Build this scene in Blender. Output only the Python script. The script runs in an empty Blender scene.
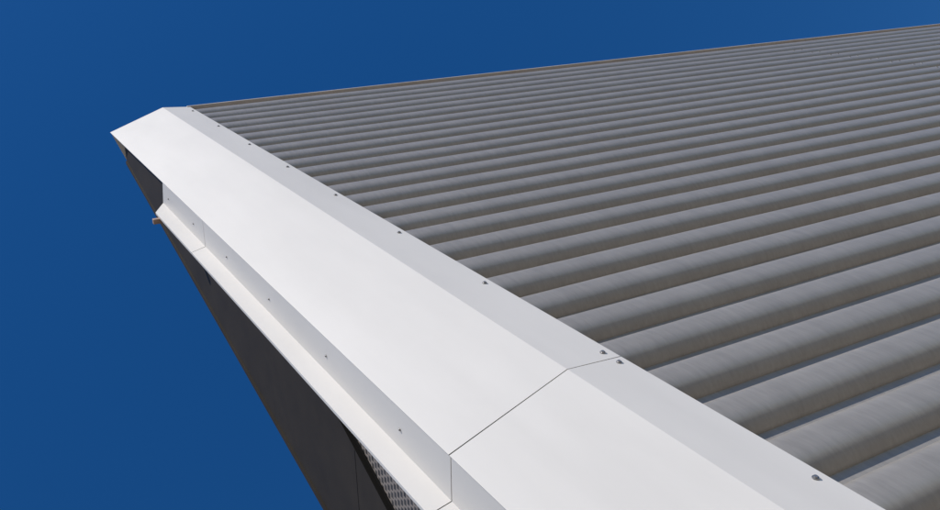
import bpy, bmesh, math, random
from mathutils import Vector, Matrix, noise
random.seed(3)
sc=bpy.context.scene
sc.view_settings.view_transform='Standard'; sc.view_settings.look='None'; sc.view_settings.exposure=0
D=1.6; CAMZ=1.6
def W(x,y,z): return Vector((x*D,y*D,z*D+CAMZ))

# ---------- materials ----------
def mat(name,col,rough=0.5,metal=0.0,var=0.08,scale=3.0,bump=0.0,bscale=60,stretch=(1,1,1),spec=0.5,dist=0.004,streak=0):
    m=bpy.data.materials.new(name); m.use_nodes=True
    nt=m.node_tree; b=nt.nodes['Principled BSDF']
    tc=nt.nodes.new('ShaderNodeTexCoord'); mp=nt.nodes.new('ShaderNodeMapping'); mp.inputs['Scale'].default_value=stretch
    nt.links.new(tc.outputs['Object'],mp.inputs['Vector'])
    n=nt.nodes.new('ShaderNodeTexNoise'); n.inputs['Scale'].default_value=scale; n.inputs['Detail'].default_value=8; n.inputs['Roughness'].default_value=0.65
    nt.links.new(mp.outputs[0],n.inputs['Vector'])
    r=nt.nodes.new('ShaderNodeValToRGB')
    r.color_ramp.elements[0].position=0.3; r.color_ramp.elements[1].position=0.7
    c=col
    r.color_ramp.elements[0].color=(c[0]*(1-var),c[1]*(1-var),c[2]*(1-var*1.1),1)
    r.color_ramp.elements[1].color=(min(1,c[0]*(1+var)),min(1,c[1]*(1+var)),min(1,c[2]*(1+var)),1)
    nt.links.new(n.outputs['Fac'],r.inputs['Fac'])
    out=r.outputs['Color']
    if streak:
        n3=nt.nodes.new('ShaderNodeTexNoise'); n3.inputs['Scale'].default_value=1.1; n3.inputs['Detail'].default_value=4
        mp3=nt.nodes.new('ShaderNodeMapping'); mp3.inputs['Scale'].default_value=(5,5,0.5)
        nt.links.new(tc.outputs['Object'],mp3.inputs['Vector']); nt.links.new(mp3.outputs[0],n3.inputs['Vector'])
        mr3=nt.nodes.new('ShaderNodeMapRange'); mr3.inputs['From Min'].default_value=.3; mr3.inputs['From Max'].default_value=.7
        mr3.inputs['To Min'].default_value=1-streak; mr3.inputs['To Max'].default_value=1
        nt.links.new(n3.outputs['Fac'],mr3.inputs['Value'])
        vm=nt.nodes.new('ShaderNodeVectorMath'); vm.operation='SCALE'
        nt.links.new(out,vm.inputs[0]); nt.links.new(mr3.outputs[0],vm.inputs['Scale']); out=vm.outputs[0]
    nt.links.new(out,b.inputs['Base Color'])
    mr=nt.nodes.new('ShaderNodeMapRange'); mr.inputs['To Min'].default_value=rough-0.05; mr.inputs['To Max'].default_value=rough+0.06
    nt.links.new(n.outputs['Fac'],mr.inputs['Value']); nt.links.new(mr.outputs[0],b.inputs['Roughness'])
    b.inputs['Metallic'].default_value=metal; b.inputs['Specular IOR Level'].default_value=spec
    if bump>0:
        n2=nt.nodes.new('ShaderNodeTexNoise'); n2.inputs['Scale'].default_value=bscale; n2.inputs['Detail'].default_value=4
        nt.links.new(mp.outputs[0],n2.inputs['Vector'])
        bp=nt.nodes.new('ShaderNodeBump'); bp.inputs['Strength'].default_value=bump; bp.inputs['Distance'].default_value=dist
        nt.links.new(n2.outputs['Fac'],bp.inputs['Height']); nt.links.new(bp.outputs[0],b.inputs['Normal'])
    return m
M_white=mat('white_coated_metal',(0.69,0.658,0.617),0.48,0,0.03,1.6,0.06,3,(1,1,.4),0.28,streak=0.05)
M_rib=mat('galvanised_sheet',(0.325,0.30,0.27),0.36,0.12,0.09,22,0.2,70,(2.5,1,0.35),0.45,0.002,streak=0.10)
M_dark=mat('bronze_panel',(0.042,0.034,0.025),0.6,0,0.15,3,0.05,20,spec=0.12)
M_in=mat('dark_jamb',(0.012,0.011,0.010),0.7,0,0.2,3,spec=0.1)
M_cap=mat('coping_metal',(0.46,0.42,0.38),0.5,0.1,0.1,6)
M_screw=mat('screw_steel',(0.33,0.32,0.31),0.35,0.7,0.1,20)
M_wood=mat('timber_bracket',(0.36,0.24,0.18),0.7,0,0.2,20,0.1,60)
M_roof=mat('roof_membrane',(0.25,0.25,0.25),0.8)
M_gap=mat('joint_sealant',(0.05,0.05,0.05),0.8)
M_ground=mat('concrete_paving',(0.24,0.215,0.18),0.85,0,0.15,0.6,0.3,40)

def perforated():
    m=bpy.data.materials.new('perforated_sheet'); m.use_nodes=True; nt=m.node_tree; b=nt.nodes['Principled BSDF']
    tc=nt.nodes.new('ShaderNodeTexCoord'); sp=nt.nodes.new('ShaderNodeSeparateXYZ'); cb=nt.nodes.new('ShaderNodeCombineXYZ')
    nt.links.new(tc.outputs['Object'],sp.inputs[0]); nt.links.new(sp.outputs['Y'],cb.inputs['X']); nt.links.new(sp.outputs['Z'],cb.inputs['Y'])
    br=nt.nodes.new('ShaderNodeTexBrick'); br.inputs['Scale'].default_value=1.0
    br.inputs['Brick Width'].default_value=0.045; br.inputs['Row Height'].default_value=0.036; br.inputs['Mortar Size'].default_value=0.008; br.inputs['Mortar Smooth'].default_value=0.3
    br.inputs['Color1'].default_value=(0.04,0.035,0.03,1); br.inputs['Color2'].default_value=(0.07,0.065,0.06,1); br.inputs['Mortar'].default_value=(0.26,0.22,0.19,1)
    nt.links.new(cb.outputs[0],br.inputs['Vector']); nt.links.new(br.outputs['Color'],b.inputs['Base Color'])
    b.inputs['Roughness'].default_value=0.6
    bp=nt.nodes.new('ShaderNodeBump'); bp.inputs['Strength'].default_value=0.6; bp.inputs['Distance'].default_value=0.005
    nt.links.new(br.outputs['Fac'],bp.inputs['Height']); nt.links.new(bp.outputs[0],b.inputs['Normal'])
    return m
M_perf=perforated()

root=bpy.data.objects.new('metal_clad_building',None); sc.collection.objects.link(root)
def add(name,verts,faces,m,smooth=False,parent=root):
    me=bpy.data.meshes.new(name); me.from_pydata([tuple(v) for v in verts],[],faces); me.update()
    o=bpy.data.objects.new(name,me); sc.collection.objects.link(o); o.parent=parent
    me.materials.append(m)
    if smooth:
        for p in me.polygons: p.use_smooth=True
    return o
def fold(name,pts,z0,z1,m,thick=0.003,bev=0.005,nseg=14,wob=0.0015):
    n=len(pts)
    if not hasattr(z0,'__len__'): z0=[z0]*n
    if not hasattr(z1,'__len__'): z1=[z1]*n
    V=[];F=[]
    for k in range(nseg+1):
        t=k/nseg
        for i,(x,y) in enumerate(pts):
            v=W(x,y,z0[i]*(1-t)+z1[i]*t)
            w=noise.noise(Vector((i*3.1,k*0.6,len(name))))*wob
            V.append(v+Vector((w*0.5,w,0)))
    for k in range(nseg):
        for i in range(n-1):
            a=k*n+i; F.append((a,a+1,a+n+1,a+n))
    o=add(name,V,F,m)
    s=o.modifiers.new('s','SOLIDIFY'); s.thickness=thick; s.offset=0
    b=o.modifiers.new('b','BEVEL'); b.width=bev; b.segments=3; b.limit_method='ANGLE'; b.angle_limit=math.radians(12)
    b.harden_normals=True
    return o
def box(name,a,b,m,parent=root,bev=0.004):
    (x0,y0,z0),(x1,y1,z1)=a,b
    V=[(x,y,z) for z in(z0,z1) for y in(y0,y1) for x in(x0,x1)]
    F=[(0,2,3,1),(4,5,7,6),(0,1,5,4),(2,6,7,3),(0,4,6,2),(1,3,7,5)]
    o=add(name,V,F,m,parent=parent)
    if bev:
        bb=o.modifiers.new('b','BEVEL'); bb.width=bev; bb.segments=2
    return o

TOP=5.93
# ---------- corrugated facade ----------
P=0.19*D; H=0.066; flat=0.22
ztop=TOP*D+CAMZ
def prof(t):
    if t<flat: return 0.0
    s=(t-flat)/(1-flat)*2-1
    return H*max(0,1-abs(s)**3.0)**0.66
ph=(0.964*D+CAMZ-0.02)%P
S=30
zz=[]
k=0
while True:
    base=ph+(k-2)*P
    if base>ztop: break
    for j in range(S):
        if j<5: t=flat*j/5
        else:
            s=(j-5)/(S-5); s=0.5-0.5*math.cos(math.pi*s); t=flat+s*(1-flat)
        h=base+t*P
        if 0.2<h<ztop: zz.append((h,prof(t),k))
    k+=1
NX=120; X0=1.29*D; X1=42.0
V=[];F=[]
for i in range(NX+1):
    x=X0+(X1-X0)*(i/NX)**1.6
    for (h,p,kk) in zz:
        w=noise.noise(Vector((x*0.7,kk*5.3,0)))*0.004
        w2=noise.noise(Vector((x*0.5,kk*7.7,9)))*0.003
        V.append((x,D+0.008+H-p*(1+0.03*noise.noise(Vector((x*.4,kk*3.,4))))+w*(p/H),h+w2))
m_=len(zz)
for i in range(NX):
    for j in range(m_-1):
        a=i*m_+j; F.append((a,a+m_,a+m_+1,a+1))
wall=add('corrugated_cladding',V,F,M_rib,True)
es=wall.modifiers.new('e','EDGE_SPLIT'); es.split_angle=math.radians(35)
box('roof_coping',(1.31*D,D-0.006,ztop-0.004),(X1,D+0.35,ztop+0.028),M_cap)

# ---------- corner trim ----------
A=(1.328,1.003); B=(1.164,0.994); C=(0.833,1.121)
J=1.58
fold('corner_flashing_upper',[(1.328,1.014),A,B,C,(0.845,1.14)],J+0.0014,[TOP,5.935,5.965,6.01,6.0],M_white)
fold('corner_flashing_lower',[(1.328,1.014),A,B,C,(0.845,1.14)],-0.95,J-0.0014,M_white)
fold('flashing_joint_backing',[(1.32,1.0085),(1.166,1.001),(0.842,1.124)],J-0.03,J+0.03,M_gap,bev=0.001,nseg=1,wob=0)
V=[W(1.328,1.004,TOP),W(1.166,.998,5.96),W(.835,1.122,6.005),W(.91,1.33,5.99),W(1.328,1.33,5.95)]
add('flashing_top_cap',V,[(0,1,2,3,4)],M_white)

JS=3.78
for nm,za,zb in (('side_flashing_upper',JS+0.0015,None),('side_flashing_mid',J+0.0015,JS-0.0015),('side_flashing_lower',-0.95,J-0.0015)):
    z1=[zb]*5 if zb else [4.55,4.60,4.5,4.5,4.6]
    fold(nm,[(0.838,1.126),(0.836,1.247),(0.775,1.262),(0.775,1.272),(0.90,1.275)],za,z1,M_white,bev=0.004)

# ---------- dark side wall with raked rear edge ----------
XS=0.90
def yr(z): return 1.967-0.193*(z-2.69)
def yi(z): return 1.469-0.40*(z-2.50)
oa=(1.27,3.0); ob=(yi(0.6),0.6); oc=(1.27,0.6)
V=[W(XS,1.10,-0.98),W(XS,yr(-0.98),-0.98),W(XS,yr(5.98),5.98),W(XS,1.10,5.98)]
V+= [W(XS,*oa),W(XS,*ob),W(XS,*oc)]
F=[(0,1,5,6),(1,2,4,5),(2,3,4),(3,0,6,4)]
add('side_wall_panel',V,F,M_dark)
dx=0.02
Vj=[W(XS,*oa),W(XS,*ob),W(XS,*oc),W(XS+dx,*oa),W(XS+dx,*ob),W(XS+dx,*oc)]
add('opening_reveal',Vj,[(0,1,4,3),(1,2,5,4),(2,0,3,5)],M_in)
add('perforated_screen',[W(XS+dx-0.001,1.25,3.05),W(XS+dx-0.001,oa[0]+.03,3.05),W(XS+dx-0.001,ob[0]+.03,.58),W(XS+dx-0.001,1.25,.58)],[(0,1,2,3)],M_perf)
def strip(name,p,q,wd,x,m):
    V=[W(x,p[0],p[1]),W(x,q[0],q[1]),W(x,q[0]-wd,q[1]),W(x,p[0]-wd,p[1])]
    return add(name,V,[(0,1,2,3)],m)
strip('opening_gasket',(oa[0]+.005,oa[1]),(ob[0],ob[1]),0.015,XS+dx-0.004,M_in)
for z in (0.4,2.35):
    a=W(XS,max(yi(z),1.28)+0.005,z); b=W(XS,yr(z)-0.003,z)
    box('panel_seam',(a.x-0.001,a.y,a.z-0.002),(a.x+0.01,b.y,a.z+0.002),M_in,bev=0)
e=0.02
V=[]
for z in (-0.98,5.985):
    for x,y in ((XS-0.006,yr(z)-e),(XS-0.006,yr(z)),(XS+0.02,yr(z)),(XS+0.02,yr(z)-e)):
        V.append(W(x,y,z))
add('raked_edge_trim',V,[(0,1,5,4),(1,2,6,5),(2,3,7,6),(3,0,4,7),(4,5,6,7),(0,3,2,1)],M_dark)
XE=X1/D
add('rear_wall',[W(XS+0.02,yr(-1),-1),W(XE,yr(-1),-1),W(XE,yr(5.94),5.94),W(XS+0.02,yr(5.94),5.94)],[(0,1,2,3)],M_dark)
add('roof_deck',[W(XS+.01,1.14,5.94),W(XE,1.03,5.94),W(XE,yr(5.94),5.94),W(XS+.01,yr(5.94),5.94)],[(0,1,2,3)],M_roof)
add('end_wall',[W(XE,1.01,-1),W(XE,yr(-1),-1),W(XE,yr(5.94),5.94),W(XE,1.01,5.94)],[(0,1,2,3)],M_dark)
box('plinth',(1.34*D,D+0.1,-0.05),(X1,D+0.4,0.3),M_ground)
box('bracket',tuple(W(0.742,1.27,4.405)),tuple(W(0.85,1.295,4.432)),M_wood)

# ---------- screws ----------
def screws(name,plist,nrm,m,k=1.0):
    bm=bmesh.new()
    nrm=Vector(nrm).normalized(); q=nrm.to_track_quat('Z','Y').to_matrix().to_4x4()
    for p in plist:
        T=Matrix.Translation(p+nrm*0.002*k)@q
        bmesh.ops.create_cone(bm,cap_ends=True,segments=20,radius1=0.012*k,radius2=0.011*k,depth=0.003*k,matrix=T)
        T2=Matrix.Translation(p+nrm*0.005*k)@q
        bmesh.ops.create_cone(bm,cap_ends=True,segments=6,radius1=0.008*k,radius2=0.007*k,depth=0.006*k,matrix=T2)
    me=bpy.data.meshes.new(name); bm.to_mesh(me); bm.free()
    o=bpy.data.objects.new(name,me); sc.collection.objects.link(o); o.parent=root; me.materials.append(m)
ys=1.0
screws('flange_screws',[W(1.301*ys,ys,z) for z in (-.85,-.25,.36,.961,1.553,1.618,2.195,2.79,3.39,3.98,4.57,5.16,5.75)],(0,-1,0),M_screw)
screws('side_screws',[W(0.835,1.19,z) for z in (-.3,.24,.78,1.32,1.85,2.36,2.90,3.43,3.96,4.45)],(-1,0,0),M_screw,0.6)
pl=[]
for k in range(22,36):
    z=ph+(k-2)*P+P*0.6
    for xx in (10.2,10.35): pl.append(Vector((xx,D+0.008,z)))
screws('cladding_screws',[p for p in pl if p.z<ztop-.1],(0,-1,0),M_screw)

add('ground',[(-1500,-1500,0),(1500,-1500,0),(1500,1500,0),(-1500,1500,0)],[(0,1,2,3)],M_ground,parent=None)

# ---------- light ----------
PHI=33; EL=50
s=Vector((-math.sin(math.radians(PHI))*math.cos(math.radians(EL)),-math.cos(math.radians(PHI))*math.cos(math.radians(EL)),math.sin(math.radians(EL))))
L=bpy.data.lights.new('sun','SUN'); L.energy=4.2; L.angle=math.radians(0.5); L.color=(1,0.96,0.91)
lo=bpy.data.objects.new('sun',L); sc.collection.objects.link(lo); lo.rotation_euler=s.to_track_quat('Z','Y').to_euler()
w=bpy.data.worlds.new('World'); sc.world=w; w.use_nodes=True; nt=w.node_tree
bg=nt.nodes['Background']; sky=nt.nodes.new('ShaderNodeTexSky'); sky.sky_type='NISHITA'; sky.sun_disc=False
sky.sun_elevation=math.radians(EL); sky.sun_rotation=math.radians(180+PHI); sky.air_density=1.0; sky.dust_density=0.1; sky.ozone_density=4.5
hs=nt.nodes.new('ShaderNodeHueSaturation'); hs.inputs['Saturation'].default_value=1.305; hs.inputs['Value'].default_value=1.45; hs.inputs['Hue'].default_value=0.506
nt.links.new(sky.outputs[0],hs.inputs['Color']); nt.links.new(hs.outputs[0],bg.inputs['Color']); bg.inputs['Strength'].default_value=0.068

# ---------- camera ----------
c=Vector((470,255)); Tv=Vector((-82,-51))-c; Rv=Vector((2133,-107))-c
f=math.sqrt(-(Tv.dot(Rv)))
T=Vector((Tv.x,Tv.y,f)).normalized(); R=Vector((Rv.x,Rv.y,f)).normalized(); N=T.cross(R)
cam=bpy.data.cameras.new('camera'); co=bpy.data.objects.new('camera',cam); sc.collection.objects.link(co)
cx=Vector((R.x,N.x,T.x)); cy=-Vector((R.y,N.y,T.y)); cz=-Vector((R.z,N.z,T.z))
mw=Matrix((cx,cy,cz)).transposed().to_4x4(); mw.translation=Vector((0,0,CAMZ))
co.matrix_world=mw
cam.sensor_width=36; cam.lens=36*f/940; cam.clip_end=5000; cam.clip_start=0.05
sc.camera=co
